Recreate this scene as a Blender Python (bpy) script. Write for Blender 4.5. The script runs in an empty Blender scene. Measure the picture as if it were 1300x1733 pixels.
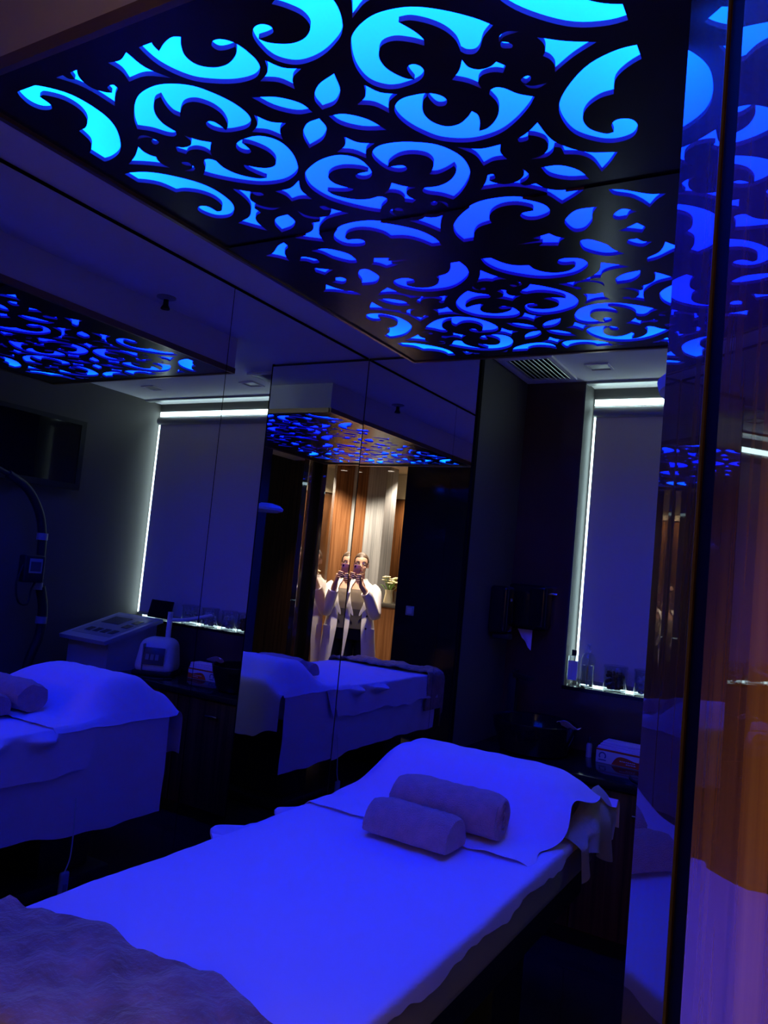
import bpy, bmesh, math, random
from mathutils import Vector, Matrix, Euler
R_ = math.radians
random.seed(7)
scn = bpy.context.scene
COL = scn.collection

# ------------------------------------------------------------------ camera, world, exposure
CAM = Vector((2.1791, -3.4078, 1.58))
AX_R = Vector((0.86175773, 0.49858151, 0.09375553))
AX_U = Vector((-0.04442363, -0.10993533, 0.9929455))
AX_F = Vector((-0.50537131, 0.85984342, 0.07258882))
cd = bpy.data.cameras.new('camera')
cd.sensor_fit = 'HORIZONTAL'; cd.sensor_width = 36.0
cd.lens = 36.0 * 1316.19 / 1300.0
cd.clip_start = 0.01; cd.clip_end = 60
cam = bpy.data.objects.new('camera', cd); COL.objects.link(cam)
cam.matrix_world = Matrix(((AX_R.x, AX_U.x, -AX_F.x, CAM.x), (AX_R.y, AX_U.y, -AX_F.y, CAM.y),
                           (AX_R.z, AX_U.z, -AX_F.z, CAM.z), (0, 0, 0, 1)))
scn.camera = cam
w = bpy.data.worlds.new('world'); scn.world = w; w.use_nodes = True
w.node_tree.nodes['Background'].inputs[0].default_value = (0.6, 0.75, 0.9, 1)
w.node_tree.nodes['Background'].inputs[1].default_value = 0.02
vs = scn.view_settings
vs.view_transform = 'Standard'; vs.look = 'None'; vs.gamma = 1; vs.exposure = 0.0
vs.use_curve_mapping = False
cy = scn.cycles
cy.max_bounces = 14; cy.glossy_bounces = 10; cy.diffuse_bounces = 4; cy.transmission_bounces = 8
cy.caustics_reflective = True; cy.caustics_refractive = False
cy.sample_clamp_indirect = 4.0

# ------------------------------------------------------------------ materials
MATS = {}
def mat(name, col=(0.5, 0.5, 0.5), rough=0.5, metal=0.0, coat=0.0, trans=0.0, emit=None, es=0.0,
        ior=1.45, sheen=0.0, bump=0.0, bscale=60, var=0.0, vscale=8, spec=0.5, coat_rough=0.03):
    m = bpy.data.materials.new(name); m.use_nodes = True
    nt = m.node_tree; b = nt.nodes['Principled BSDF']
    b.inputs['Base Color'].default_value = (*col, 1); b.inputs['Roughness'].default_value = rough
    b.inputs['Metallic'].default_value = metal; b.inputs['Coat Weight'].default_value = coat
    b.inputs['Coat Roughness'].default_value = coat_rough
    b.inputs['Transmission Weight'].default_value = trans; b.inputs['IOR'].default_value = ior
    b.inputs['Specular IOR Level'].default_value = spec
    b.inputs['Sheen Weight'].default_value = sheen
    if emit:
        b.inputs['Emission Color'].default_value = (*emit, 1); b.inputs['Emission Strength'].default_value = es
    if bump or var:
        tc = nt.nodes.new('ShaderNodeTexCoord')
        if bump:
            n = nt.nodes.new('ShaderNodeTexNoise'); n.inputs['Scale'].default_value = bscale; n.inputs['Detail'].default_value = 4
            nt.links.new(tc.outputs['Object'], n.inputs['Vector'])
            bp = nt.nodes.new('ShaderNodeBump'); bp.inputs['Strength'].default_value = bump; bp.inputs['Distance'].default_value = 0.01
            nt.links.new(n.outputs['Fac'], bp.inputs['Height']); nt.links.new(bp.outputs['Normal'], b.inputs['Normal'])
        if var:
            n2 = nt.nodes.new('ShaderNodeTexNoise'); n2.inputs['Scale'].default_value = vscale; n2.inputs['Detail'].default_value = 5
            nt.links.new(tc.outputs['Object'], n2.inputs['Vector'])
            r = nt.nodes.new('ShaderNodeValToRGB')
            r.color_ramp.elements[0].position = 0.3; r.color_ramp.elements[1].position = 0.7
            r.color_ramp.elements[0].color = (*[c * (1 - var) for c in col], 1)
            r.color_ramp.elements[1].color = (*[min(1, c * (1 + var)) for c in col], 1)
            nt.links.new(n2.outputs['Fac'], r.inputs['Fac']); nt.links.new(r.outputs['Color'], b.inputs['Base Color'])
    MATS[name] = m
    return m

def wood(name, c0, c1, c2, rough=0.35, coat=1.0, scale=1.0):
    """glossy zebra veneer, grain running up the Z axis"""
    m = bpy.data.materials.new(name); m.use_nodes = True
    nt = m.node_tree; b = nt.nodes['Principled BSDF']
    tc = nt.nodes.new('ShaderNodeTexCoord'); mp = nt.nodes.new('ShaderNodeMapping')
    mp.inputs['Scale'].default_value = (14 * scale, 14 * scale, 0.35)
    nt.links.new(tc.outputs['Object'], mp.inputs['Vector'])
    n = nt.nodes.new('ShaderNodeTexNoise'); n.inputs['Scale'].default_value = 2.4; n.inputs['Detail'].default_value = 7; n.inputs['Roughness'].default_value = 0.62
    nt.links.new(mp.outputs['Vector'], n.inputs['Vector'])
    r = nt.nodes.new('ShaderNodeValToRGB')
    e = r.color_ramp.elements
    e[0].position = 0.32; e[0].color = (*c0, 1); e[1].position = 0.70; e[1].color = (*c2, 1)
    k = e.new(0.5); k.color = (*c1, 1)
    nt.links.new(n.outputs['Fac'], r.inputs['Fac']); nt.links.new(r.outputs['Color'], b.inputs['Base Color'])
    b.inputs['Roughness'].default_value = rough; b.inputs['Coat Weight'].default_value = coat
    b.inputs['Coat Roughness'].default_value = 0.012; b.inputs['Specular IOR Level'].default_value = 0.03
    b.inputs['Coat IOR'].default_value = 1.8
    MATS[name] = m
    return m

mat('ceiling_paint', (0.84, 0.80, 0.80), 0.8)
mat('floor_dark', (0.03, 0.028, 0.03), 0.18, coat=0.4, var=0.3, vscale=3)
mat('wall_dark', (0.10, 0.088, 0.08), 0.65, bump=0.05, bscale=120)
mat('wall_brown_gloss', (0.085, 0.038, 0.036), 0.3, coat=0.7, var=0.2, vscale=2)
mat('mirror', (0.80, 0.80, 0.84), 0.0, metal=1.0)
mat('black_gap', (0.006, 0.005, 0.005), 0.7, spec=0.05)
mat('black_gloss', (0.012, 0.011, 0.012), 0.12)
mat('black_matte', (0.014, 0.014, 0.015), 0.55)
mat('lattice_lacquer', (0.022, 0.015, 0.014), 0.24)
mat('lattice_edge', (0.16, 0.04, 0.07), 0.6, spec=0.1)
mat('bronze_trim', (0.34, 0.22, 0.13), 0.3, metal=0.8)
mat('warm_lit_edge', (0.20, 0.12, 0.05), 0.5, metal=0.3)  # warm corridor light on the door leaf edge put into this colour
wood('wood_dark', (0.05, 0.016, 0.003), (0.14, 0.05, 0.006), (0.20, 0.085, 0.011))
wood('wood_warm', (0.075, 0.03, 0.012), (0.16, 0.072, 0.03), (0.23, 0.115, 0.052), rough=0.3, coat=0.6)
wood('wood_brown', (0.05, 0.02, 0.008), (0.12, 0.048, 0.016), (0.17, 0.075, 0.028), rough=0.35, coat=0.5)
wood('marble', (0.15, 0.16, 0.165), (0.22, 0.235, 0.24), (0.29, 0.30, 0.31), rough=0.2, coat=0.5)
mat('cream', (0.72, 0.62, 0.42), 0.7)
mat('sheet_white', (0.92, 0.76, 0.94), 0.85, bump=0.12, bscale=40)
mat('paper_white', (0.94, 0.76, 0.96), 0.8, bump=0.2, bscale=14)
mat('upholstery', (0.50, 0.43, 0.40), 0.6, bump=0.15, bscale=150)
mat('blanket', (0.40, 0.22, 0.19), 0.95, sheen=0.6, bump=1.0, bscale=45, var=0.45, vscale=9)
mat('towel', (0.76, 0.40, 0.40), 0.95, sheen=0.5, bump=0.9, bscale=260, var=0.12, vscale=30)
mat('beige_cloth', (0.55, 0.46, 0.38), 0.9, bump=0.3, bscale=80)
mat('white_plastic', (0.78, 0.78, 0.8), 0.35)
mat('grey_plastic', (0.28, 0.28, 0.32), 0.4)
mat('lilac_plastic', (0.45, 0.44, 0.5), 0.45)
mat('dark_panel', (0.07, 0.07, 0.1), 0.25)
mat('screen', (0.006, 0.006, 0.008), 0.05)
mat('lcd', (0.25, 0.3, 0.35), 0.2)
mat('chrome', (0.8, 0.8, 0.82), 0.12, metal=1.0)
def thin_glass(name):
    m = bpy.data.materials.new(name); m.use_nodes = True; nt = m.node_tree
    nt.nodes.remove(nt.nodes['Principled BSDF'])
    tr_ = nt.nodes.new('ShaderNodeBsdfTransparent'); tr_.inputs[0].default_value = (0.93, 0.95, 0.96, 1)
    gl_ = nt.nodes.new('ShaderNodeBsdfGlossy'); gl_.inputs['Roughness'].default_value = 0.02
    lw = nt.nodes.new('ShaderNodeLayerWeight'); lw.inputs[0].default_value = 0.5
    pw = nt.nodes.new('ShaderNodeMath'); pw.operation = 'POWER'; pw.inputs[1].default_value = 2.6; nt.links.new(lw.outputs['Facing'], pw.inputs[0])
    fr_ = nt.nodes.new('ShaderNodeMath'); fr_.operation = 'MULTIPLY_ADD'; fr_.inputs[1].default_value = 0.85; fr_.inputs[2].default_value = 0.10; nt.links.new(pw.outputs[0], fr_.inputs[0])
    mx = nt.nodes.new('ShaderNodeMixShader')
    nt.links.new(fr_.outputs[0], mx.inputs[0]); nt.links.new(tr_.outputs[0], mx.inputs[1]); nt.links.new(gl_.outputs[0], mx.inputs[2])
    nt.links.new(mx.outputs[0], nt.nodes['Material Output'].inputs[0]); MATS[name] = m
thin_glass('glass')
mat('liquid', (0.9, 0.95, 1.0), 0.0, trans=1.0, ior=1.33)
mat('potpourri', (0.22, 0.13, 0.07), 0.8, var=0.5, vscale=60)
mat('cotton', (0.85, 0.85, 0.85), 0.9)
mat('blind_fabric', (0.76, 0.68, 0.72), 0.9, bump=0.1, bscale=300)
mat('alu', (0.5, 0.5, 0.5), 0.4, metal=0.6)
mat('recess_paint', (0.08, 0.075, 0.075), 0.7)
mat('daylight_glass', (0.8, 0.9, 0.9), 0.3, emit=(0.70, 1.0, 1.0), es=6.0)
mat('lamp_warm', (1, 0.9, 0.75), 0.4, emit=(1.0, 0.85, 0.62), es=14.0)
mat('lamp_white', (1, 1, 1), 0.4, emit=(1.0, 0.97, 0.9), es=6.0)
mat('orange_print', (0.75, 0.12, 0.02), 0.5)
mat('ink_blue', (0.08, 0.09, 0.25), 0.5)
mat('box_white', (0.75, 0.75, 0.78), 0.5)
mat('skin', (0.55, 0.32, 0.22), 0.5)
mat('hair', (0.05, 0.03, 0.016), 0.5)
mat('coat_cloth', (0.85, 0.83, 0.78), 0.8, bump=0.1, bscale=60)
mat('button', (0.05, 0.045, 0.04), 0.3)
mat('top_cloth', (0.16, 0.13, 0.10), 0.6, sheen=0.2)
mat('dark_satin', (0.045, 0.038, 0.04), 0.35, sheen=0.3)
mat('trouser_cloth', (0.008, 0.008, 0.009), 0.8)
mat('phone_body', (0.16, 0.06, 0.09), 0.2, coat=0.5)
mat('eye_white', (0.8, 0.8, 0.8), 0.3)
mat('lips', (0.4, 0.12, 0.1), 0.5)
mat('leaf', (0.12, 0.25, 0.05), 0.5)
mat('petal', (0.85, 0.8, 0.5), 0.6)
mat('pot', (0.05, 0.045, 0.04), 0.3)
mat('stone_top', (0.05, 0.05, 0.045), 0.2)
mat('corridor_floor', (0.28, 0.22, 0.16), 0.25)

# ------------------------------------------------------------------ mesh helpers
def finish(name, bm, material, parent=None, smooth=None, loc=None):
    me = bpy.data.meshes.new(name)
    bmesh.ops.recalc_face_normals(bm, faces=bm.faces)
    bm.to_mesh(me); bm.free()
    if smooth:
        for p in me.polygons: p.use_smooth = True
        me.set_sharp_from_angle(angle=R_(smooth))
    o = bpy.data.objects.new(name, me); COL.objects.link(o)
    ms = material if isinstance(material, (list, tuple)) else [material]
    for k in ms: me.materials.append(MATS[k])
    if parent: o.parent = parent
    if loc: o.location = loc
    return o

def box_bm(x0, x1, y0, y1, z0, z1, bev=0.0, seg=2):
    bm = bmesh.new()
    bmesh.ops.create_cube(bm, size=1, matrix=Matrix.Translation(((x0 + x1) / 2, (y0 + y1) / 2, (z0 + z1) / 2)) @ Matrix.Diagonal((x1 - x0, y1 - y0, z1 - z0, 1)))
    if bev:
        bmesh.ops.bevel(bm, geom=bm.edges[:], offset=bev, segments=seg, affect='EDGES', profile=0.5)
    return bm

def box(name, x0, x1, y0, y1, z0, z1, material, parent=None, bev=0.0, seg=2):
    return finish(name, box_bm(x0, x1, y0, y1, z0, z1, bev, seg), material, parent, smooth=40 if bev else None)

def add_box(bm, x0, x1, y0, y1, z0, z1):
    bmesh.ops.create_cube(bm, size=1, matrix=Matrix.Translation(((x0 + x1) / 2, (y0 + y1) / 2, (z0 + z1) / 2)) @ Matrix.Diagonal((x1 - x0, y1 - y0, z1 - z0, 1)))

def lathe_bm(prof, n=32, bm=None, mtx=None):
    bm = bm or bmesh.new(); rings = []
    mtx = mtx or Matrix()
    for r, z in prof:
        if r < 1e-5: rings.append([bm.verts.new(mtx @ Vector((0, 0, z)))])
        else: rings.append([bm.verts.new(mtx @ Vector((r * math.cos(2 * math.pi * i / n), r * math.sin(2 * math.pi * i / n), z))) for i in range(n)])
    for a, b in zip(rings, rings[1:]):
        if len(a) == 1 and len(b) == 1: continue
        for i in range(n):
            j = (i + 1) % n
            if len(a) == 1: bm.faces.new((a[0], b[i], b[j]))
            elif len(b) == 1: bm.faces.new((a[i], a[j], b[0]))
            else: bm.faces.new((a[i], a[j], b[j], b[i]))
    return bm

def lathe(name, prof, material, parent=None, loc=None, n=32, smooth=35):
    return finish(name, lathe_bm(prof, n), material, parent, smooth, loc)

def tube_bm(pts, rad, n=10, bm=None, cap=True):
    bm = bm or bmesh.new(); pts = [Vector(p) for p in pts]; rings = []
    up = Vector((0, 0, 1)); prev = None
    for i, p in enumerate(pts):
        t = (pts[min(i + 1, len(pts) - 1)] - pts[max(i - 1, 0)]).normalized()
        if prev is None:
            a = t.cross(up if abs(t.z) < 0.95 else Vector((0, 1, 0))).normalized()
        else:
            a = (prev - t * prev.dot(t)).normalized()
        prev = a; b = t.cross(a)
        r = rad[i] if isinstance(rad, (list, tuple)) else rad
        ra, rb = r if isinstance(r, tuple) else (r, r)
        rings.append([bm.verts.new(p + a * ra * math.cos(2 * math.pi * k / n) + b * rb * math.sin(2 * math.pi * k / n)) for k in range(n)])
    for A, B in zip(rings, rings[1:]):
        for k in range(n): bm.faces.new((A[k], A[(k + 1) % n], B[(k + 1) % n], B[k]))
    if cap:
        bm.faces.new(rings[0][::-1]); bm.faces.new(rings[-1])
    return bm

def tube(name, pts, rad, material, parent=None, n=10):
    return finish(name, tube_bm(pts, rad, n), material, parent, smooth=50)

def catmull(pts, n=8):
    pts = [Vector(p) for p in pts]; out = []
    for i in range(len(pts) - 1):
        p0 = pts[max(i - 1, 0)]; p1 = pts[i]; p2 = pts[i + 1]; p3 = pts[min(i + 2, len(pts) - 1)]
        for j in range(n):
            t = j / n
            out.append(0.5 * ((2 * p1) + (p2 - p0) * t + (2 * p0 - 5 * p1 + 4 * p2 - p3) * t * t + (3 * p1 - p0 - 3 * p2 + p3) * t ** 3))
    out.append(pts[-1]); return out

def grid_bm(fn, nu, nv, thick=0.0):
    """surface fn(u,v) for u,v in 0..1; with thick a second layer is laid under it along the smooth normals"""
    bm = bmesh.new()
    P = [[Vector(fn(i / nu, j / nv)) for j in range(nv + 1)] for i in range(nu + 1)]
    V = [[bm.verts.new(p) for p in row] for row in P]
    for i in range(nu):
        for j in range(nv): bm.faces.new((V[i][j], V[i + 1][j], V[i + 1][j + 1], V[i][j + 1]))
    if thick:
        Wv = []
        for i in range(nu + 1):
            row = []
            for j in range(nv + 1):
                du = P[min(i + 1, nu)][j] - P[max(i - 1, 0)][j]; dv = P[i][min(j + 1, nv)] - P[i][max(j - 1, 0)]
                n = du.cross(dv)
                n = n.normalized() if n.length > 1e-12 else Vector((0, 0, 1))
                row.append(bm.verts.new(P[i][j] - n * thick))
            Wv.append(row)
        for i in range(nu):
            for j in range(nv): bm.faces.new((Wv[i][j], Wv[i][j + 1], Wv[i + 1][j + 1], Wv[i + 1][j]))
        for i in range(nu):
            bm.faces.new((V[i][0], Wv[i][0], Wv[i + 1][0], V[i + 1][0])); bm.faces.new((V[i][nv], V[i + 1][nv], Wv[i + 1][nv], Wv[i][nv]))
        for j in range(nv):
            bm.faces.new((V[0][j], V[0][j + 1], Wv[0][j + 1], Wv[0][j])); bm.faces.new((V[nu][j], Wv[nu][j], Wv[nu][j + 1], V[nu][j + 1]))
    return bm

def prism_bm(poly, h0, h1, axis='z'):
    """extrude a 2D polygon; axis = extrusion axis, poly in the two other axes"""
    bm = bmesh.new()
    def P(a, b, h):
        return {'z': (a, b, h), 'y': (a, h, b), 'x': (h, a, b)}[axis]
    lo = [bm.verts.new(P(a, b, h0)) for a, b in poly]; hi = [bm.verts.new(P(a, b, h1)) for a, b in poly]
    n = len(poly)
    bm.faces.new(lo[::-1]); bm.faces.new(hi)
    for i in range(n): bm.faces.new((lo[i], lo[(i + 1) % n], hi[(i + 1) % n], hi[i]))
    return bm

def thing(name, label, cat, loc=(0, 0, 0), rotz=0.0, group=None):
    o = bpy.data.objects.new(name, None); COL.objects.link(o)
    o.empty_display_size = 0.1
    o.location = loc; o.rotation_euler = (0, 0, rotz); o['label'] = label; o['category'] = cat
    if group: o['group'] = group
    return o
def tag(o, label, cat, group=None):
    o['label'] = label; o['category'] = cat
    if group: o['group'] = group
    return o
def struct(o, label=None):
    o['kind'] = 'structure'
    if label: o['label'] = label
    return o
def smoothstep(a, b, x):
    t = max(0.0, min(1.0, (x - a) / (b - a))); return t * t * (3 - 2 * t)
def nz(x, y, s=0):  # cheap smooth pseudo noise
    return (math.sin(x * 1.7 + s) * math.cos(y * 1.3 - s * 0.7) + 0.5 * math.sin(x * 3.9 - y * 2.7 + s * 2.1) + 0.25 * math.sin(y * 7.3 + x * 5.1 + s)) / 1.75

# ------------------------------------------------------------------ room shell
ZC = 2.68            # ceiling
XT = 2.38            # television wall
YW = 0.65            # window wall
YD = -3.30           # entrance wall, room side
struct(box('floor', -0.1, 4.7, -6.6, 1.0, -0.06, 0.0, 'floor_dark'), 'dark polished floor')
struct(box('ceiling', -0.12, 2.6, -3.75, 0.95, ZC, ZC + 0.1, 'ceiling_paint'), 'pale painted ceiling')
struct(box('wall_left', -0.12, -0.012, -3.42, 0.95, 0, ZC, 'wall_dark'))
struct(box('wall_far', 0.0, 0.645, 0.012, 0.9, 0, ZC, 'wall_dark'), 'dark pier behind the narrow mirror')
struct(box('wall_right', XT, XT + 0.12, -2.30, 0.95, 0, ZC, 'wall_dark'))
struct(box('wall_window', 0.645, 0.966, YW, 0.9, 0, ZC, 'wall_brown_gloss'), 'dark brown glossy wall panel beside the window')
struct(box('wall_window_lower', 0.966, XT, YW, 0.9, 0, 1.045, 'wall_brown_gloss'), 'dark brown wall panel below the window sill')
struct(box('wall_entrance', -0.02, 1.60, YD - 0.12, YD, 0, ZC, 'black_gloss'), 'black glossy wall beside the doorway')

# window: recess, sill, panes round the blind
win = bpy.data.objects.new('window_1', None); COL.objects.link(win); struct(win, 'window behind a drawn roller blind, daylight round its edges')
box('window_sill', 0.966, XT, YW, 0.9, 1.0455, 1.065, 'black_gloss', win)
box('reveal', 0.966, 0.975, YW, 0.8125, 1.065, ZC, 'recess_paint', win)
box('window_head', 0.975, XT, YW + 0.0, YW + 0.05, ZC - 0.012, ZC, 'alu', win)
box('pane', 0.985, XT - 0.01, 0.806, 0.812, 2.583, 2.618, 'daylight_glass', win)
box('pane', 0.986, 1.04, 0.806, 0.812, 1.085, 2.572, 'daylight_glass', win)
box('pane', 2.315, XT - 0.008, 0.806, 0.812, 1.085, 2.572, 'daylight_glass', win)
box('pane', 1.04, 2.315, 0.806, 0.812, 1.066, 1.10, 'daylight_glass', win)
box('window_frame', 0.95, XT, 0.8125, 0.9, 1.045, ZC, 'recess_paint', win)
bl = thing('roller_blind', 'grey roller blind drawn down over the window', 'blind', (1.65, 0.78, 1.085))
box('fabric', -0.645, 0.675, -0.003, 0.0, 0.0, 1.46, 'blind_fabric', bl)
finish('roller_tube', lathe_bm([(0, -0.655), (0.03, -0.655), (0.03, 0.69), (0, 0.69)], 24, None, Matrix.Translation((0, 0.0, 1.455)) @ Matrix.Rotation(R_(90), 4, 'Y')), 'alu', bl, 40)
box('bottom_bar', -0.645, 0.675, -0.010, 0.008, -0.012, 0.012, 'alu', bl, 0.003)

# ------------------------------------------------------------------ mirrors
def mirror_panel(x0, x1, y0, y1, label):
    return tag(box('mirror_panel', x0, x1, y0, y1, 0.09, ZC - 0.016, 'mirror'), label, 'mirror', 'mirror panels')
JY = -1.07
mirror_panel(-0.006, 0.0, YD, JY - 0.0018, 'tall mirror panel on the long side wall, nearest the doorway')
mirror_panel(-0.006, 0.0, JY + 0.0018, -0.003, 'tall mirror panel on the long side wall, next to the corner')
m2 = mirror_panel(0.003, 0.638, 0.0, 0.006, 'narrow tall mirror facing the doorway, at the end of the bed')
m2.matrix_world = Matrix.Rotation(R_(-0.44), 4, 'Z')
struct(box('trim_1', -0.012, -0.0065, YD, 0.0, 0.0, ZC, 'black_gap'), 'black backing of the mirror wall')
struct(box('trim_2', -0.006, 0.648, 0.0125, 0.02, 0.0, ZC, 'black_gap'), 'black backing of the narrow mirror')
struct(box('trim_3', 0.639, 0.650, 0.0, 0.03, 0.0, ZC, 'black_gap'), 'black edge of the narrow mirror')

# ------------------------------------------------------------------ ceiling light panel with scroll lattice
PX0, PX1, PY0, PY1, PZ = 0.523, 1.955, -2.547, -0.449, 2.508
OCT = {
 'RL':[(0.154,0.041,0),(0.172,0.022,0),(0.192,0.015,0),(0.212,0.015,0),(0.230,0.017,0),(0.249,0.024,0),(0.263,0.039,0),(0.265,0.056,0),(0.255,0.068,0),(0.241,0.065,0),(0.236,0.050,0),(0.236,0.027,1),(0.222,0.037,0),(0.209,0.058,0),(0.202,0.082,0),(0.206,0.110,0),(0.225,0.134,0),(0.253,0.137,0),(0.279,0.122,0),(0.297,0.105,1),(0.303,0.121,0),(0.297,0.146,0),(0.283,0.175,1),(0.304,0.171,0),(0.328,0.152,0),(0.346,0.127,0),(0.354,0.099,0),(0.352,0.076,0),(0.350,0.067,1),(0.357,0.056,0),(0.371,0.052,0),(0.385,0.062,0),(0.402,0.086,0),(0.428,0.106,1),(0.405,0.135,0),(0.364,0.172,0),(0.319,0.199,0),(0.268,0.208,0),(0.228,0.200,0),(0.190,0.177,0),(0.166,0.141,0),(0.151,0.103,0),(0.147,0.066,0)],
 'S2':[(0.421,0.048,0),(0.435,0.041,0),(0.441,0.047,0),(0.436,0.057,1),(0.425,0.062,0)],
 'S4':[(0.422,0.063,1),(0.436,0.073,0),(0.462,0.075,1),(0.444,0.083,0),(0.428,0.077,0)],
 'TH':[(0.405,0.189,1),(0.410,0.246,0),(0.425,0.284,0),(0.467,0.330,0),(0.527,0.352,1),(0.499,0.393,0),(0.476,0.420,1),(0.470,0.368,0),(0.451,0.337,0),(0.420,0.322,1),(0.421,0.296,0),(0.409,0.287,1),(0.398,0.307,0),(0.378,0.320,0),(0.347,0.316,1),(0.375,0.309,0),(0.396,0.286,0),(0.400,0.255,0),(0.386,0.234,0),(0.372,0.225,1),(0.366,0.242,0),(0.347,0.244,0),(0.347,0.231,1),(0.376,0.214,0)],
 'BR':[(0.652,0.034,1),(0.651,0.064,1),(0.609,0.084,0),(0.580,0.111,0),(0.567,0.152,1),(0.539,0.156,0),(0.509,0.177,0),(0.492,0.210,0),(0.496,0.248,0),(0.521,0.276,0),(0.537,0.276,1),(0.540,0.247,0),(0.556,0.235,0),(0.579,0.244,0),(0.586,0.270,0),(0.569,0.306,0),(0.531,0.315,0),(0.496,0.297,0),(0.462,0.253,0),(0.454,0.190,0),(0.467,0.139,0),(0.503,0.090,0),(0.550,0.050,0),(0.604,0.032,0)],
 'PET':[(0.012,0.012,1),(0.048,0.018,0),(0.083,0.052,0),(0.101,0.101,1),(0.052,0.083,0),(0.018,0.048,0)],
 'DIA':[(0.0,0.09,1),(0.017,0.12,0),(0.05,0.137,1),(0.018,0.154,0),(0.0,0.184,1),(-0.018,0.154,0),(-0.05,0.137,1),(-0.017,0.12,0)],
 'DG':[(0.214,0.214,1),(0.258,0.238,0),(0.306,0.238,1),(0.294,0.268,0),(0.298,0.298,1),(0.268,0.294,0),(0.238,0.306,1),(0.238,0.258,0)],
 'OV':[(0.356,0.356,1),(0.398,0.362,0),(0.43,0.396,0),(0.442,0.442,1),(0.396,0.43,0),(0.362,0.398,0)],
 'RM':[(0.302,0,1),(0.326,-0.02,0),(0.343,-0.045,1),(0.345,-0.024,0),(0.356,-0.011,0),(0.37,-0.007,0),(0.385,-0.009,0),(0.398,-0.017,1),(0.410,0,1),(0.398,0.017,1),(0.385,0.009,0),(0.37,0.007,0),(0.356,0.011,0),(0.345,0.024,0),(0.343,0.045,1),(0.326,0.02,0)],
 'RC':[(0.575,0,1),(0.528,-0.022,0),(0.486,-0.05,1),(0.491,-0.03,0),(0.488,-0.012,0),(0.480,0,1),(0.488,0.012,0),(0.491,0.03,0),(0.486,0.05,1),(0.528,0.022,0)],
}
EDGE = [(-0.303,0.0,1),(-0.285,-0.015,0),(-0.272,-0.04,1),(-0.222,-0.025,1),(-0.238,-0.008,0),(-0.2,-0.004,0),(-0.165,0.0,1),(-0.2,0.004,0),(-0.238,0.008,0),(-0.222,0.025,1),(-0.272,0.04,1),(-0.285,0.015,0)]
def smooth_poly(pts, n):
    out = []; N = len(pts)
    for i in range(N):
        a, b, c, d = (pts[(i + k) % N] for k in (-1, 0, 1, 2))
        P0, P1, P2, P3 = (Vector(q[:2]) for q in (a, b, c, d))
        m1 = (P2 - P1) if b[2] else (P2 - P0) / 2
        m2_ = (P2 - P1) if c[2] else (P3 - P1) / 2
        L = (P2 - P1).length
        if m1.length > 1.3 * L: m1 = m1 * (1.3 * L / m1.length)
        if m2_.length > 1.3 * L: m2_ = m2_ * (1.3 * L / m2_.length)
        for j in range(n):
            t = j / n
            out.append((2*t**3-3*t*t+1) * P1 + (t**3-2*t*t+t) * m1 + (3*t*t-2*t**3) * P2 + (t**3-t*t) * m2_)
    return out
def clip(poly, x0, x1, y0, y1):
    for ax, lim, sgn in ((0, x0, 1), (0, x1, -1), (1, y0, 1), (1, y1, -1)):
        out = []
        for i, p in enumerate(poly):
            q = poly[i - 1]; pi = (p[ax] - lim) * sgn >= 0; qi = (q[ax] - lim) * sgn >= 0
            if pi != qi:
                t = (lim - q[ax]) / (p[ax] - q[ax]); out.append(q + (p - q) * t)
            if pi: out.append(p)
        poly = out
        if not poly: return []
    return poly
FX = 1.210; YC = -1.460
holes = []
def add_hole(pts, n=4):
    p = clip(smooth_poly(pts, n), PX0 + 0.062, 1.845, PY0 + 0.068, PY1 - 0.060)
    # drop duplicate points
    q = [a for i, a in enumerate(p) if (a - p[i - 1]).length > 2e-4]
    if len(q) < 4: return
    area = 0.5 * sum(q[i - 1].x * q[i].y - q[i].x * q[i - 1].y for i in range(len(q)))
    if abs(area) > 1.2e-4: holes.append(q if area > 0 else q[::-1])
for fy in (-2.172, 2 * YC + 2.172):
    for key, pts in OCT.items():
        for rot in range(4):
            for mir in ((1, -1) if key in ('RL', 'S2', 'S4', 'TH', 'BR') else (1,)):
                o = []
                for x, y, c in pts:
                    y *= mir
                    for _ in range(rot): x, y = -y, x
                    o.append((x + FX, y + fy, c))
                mx = sum(p[1] for p in o) / len(o)
                if (fy < YC) == (mx < YC): add_hole(o)
XTRA = [[(0.473,-0.219,1),(0.504,-0.206,0),(0.553,-0.168,0),(0.59,-0.157,1),(0.563,-0.132,0),(0.542,-0.101,1),(0.53,-0.134,0),(0.511,-0.165,0),(0.479,-0.19,0)],
        [(0.334,-0.101,0),(0.375,-0.144,0),(0.427,-0.144,1),(0.407,-0.113,0),(0.397,-0.075,1),(0.38,-0.048,0),(0.36,-0.027,0),(0.337,-0.029,0),(0.328,-0.065,0)],
        [(0.45,-0.085,0),(0.48,-0.115,0),(0.51,-0.09,1),(0.49,-0.082,0),(0.478,-0.06,1),(0.455,-0.062,0)]]
DIAM = [(0.444,0.0,1),(0.472,-0.014,0),(0.497,-0.03,1),(0.512,0.0,1),(0.497,0.03,1),(0.472,0.014,0)]
for s in (1, -1):
    add_hole([(FX + s * x, YC + y, c) for x, y, c in EDGE])
    add_hole([(FX + s * x, YC + y, c) for x, y, c in DIAM])
    for t in (1, -1):
        for q in XTRA: add_hole([(FX + s * x, YC + t * y, c) for x, y, c in q])

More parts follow.
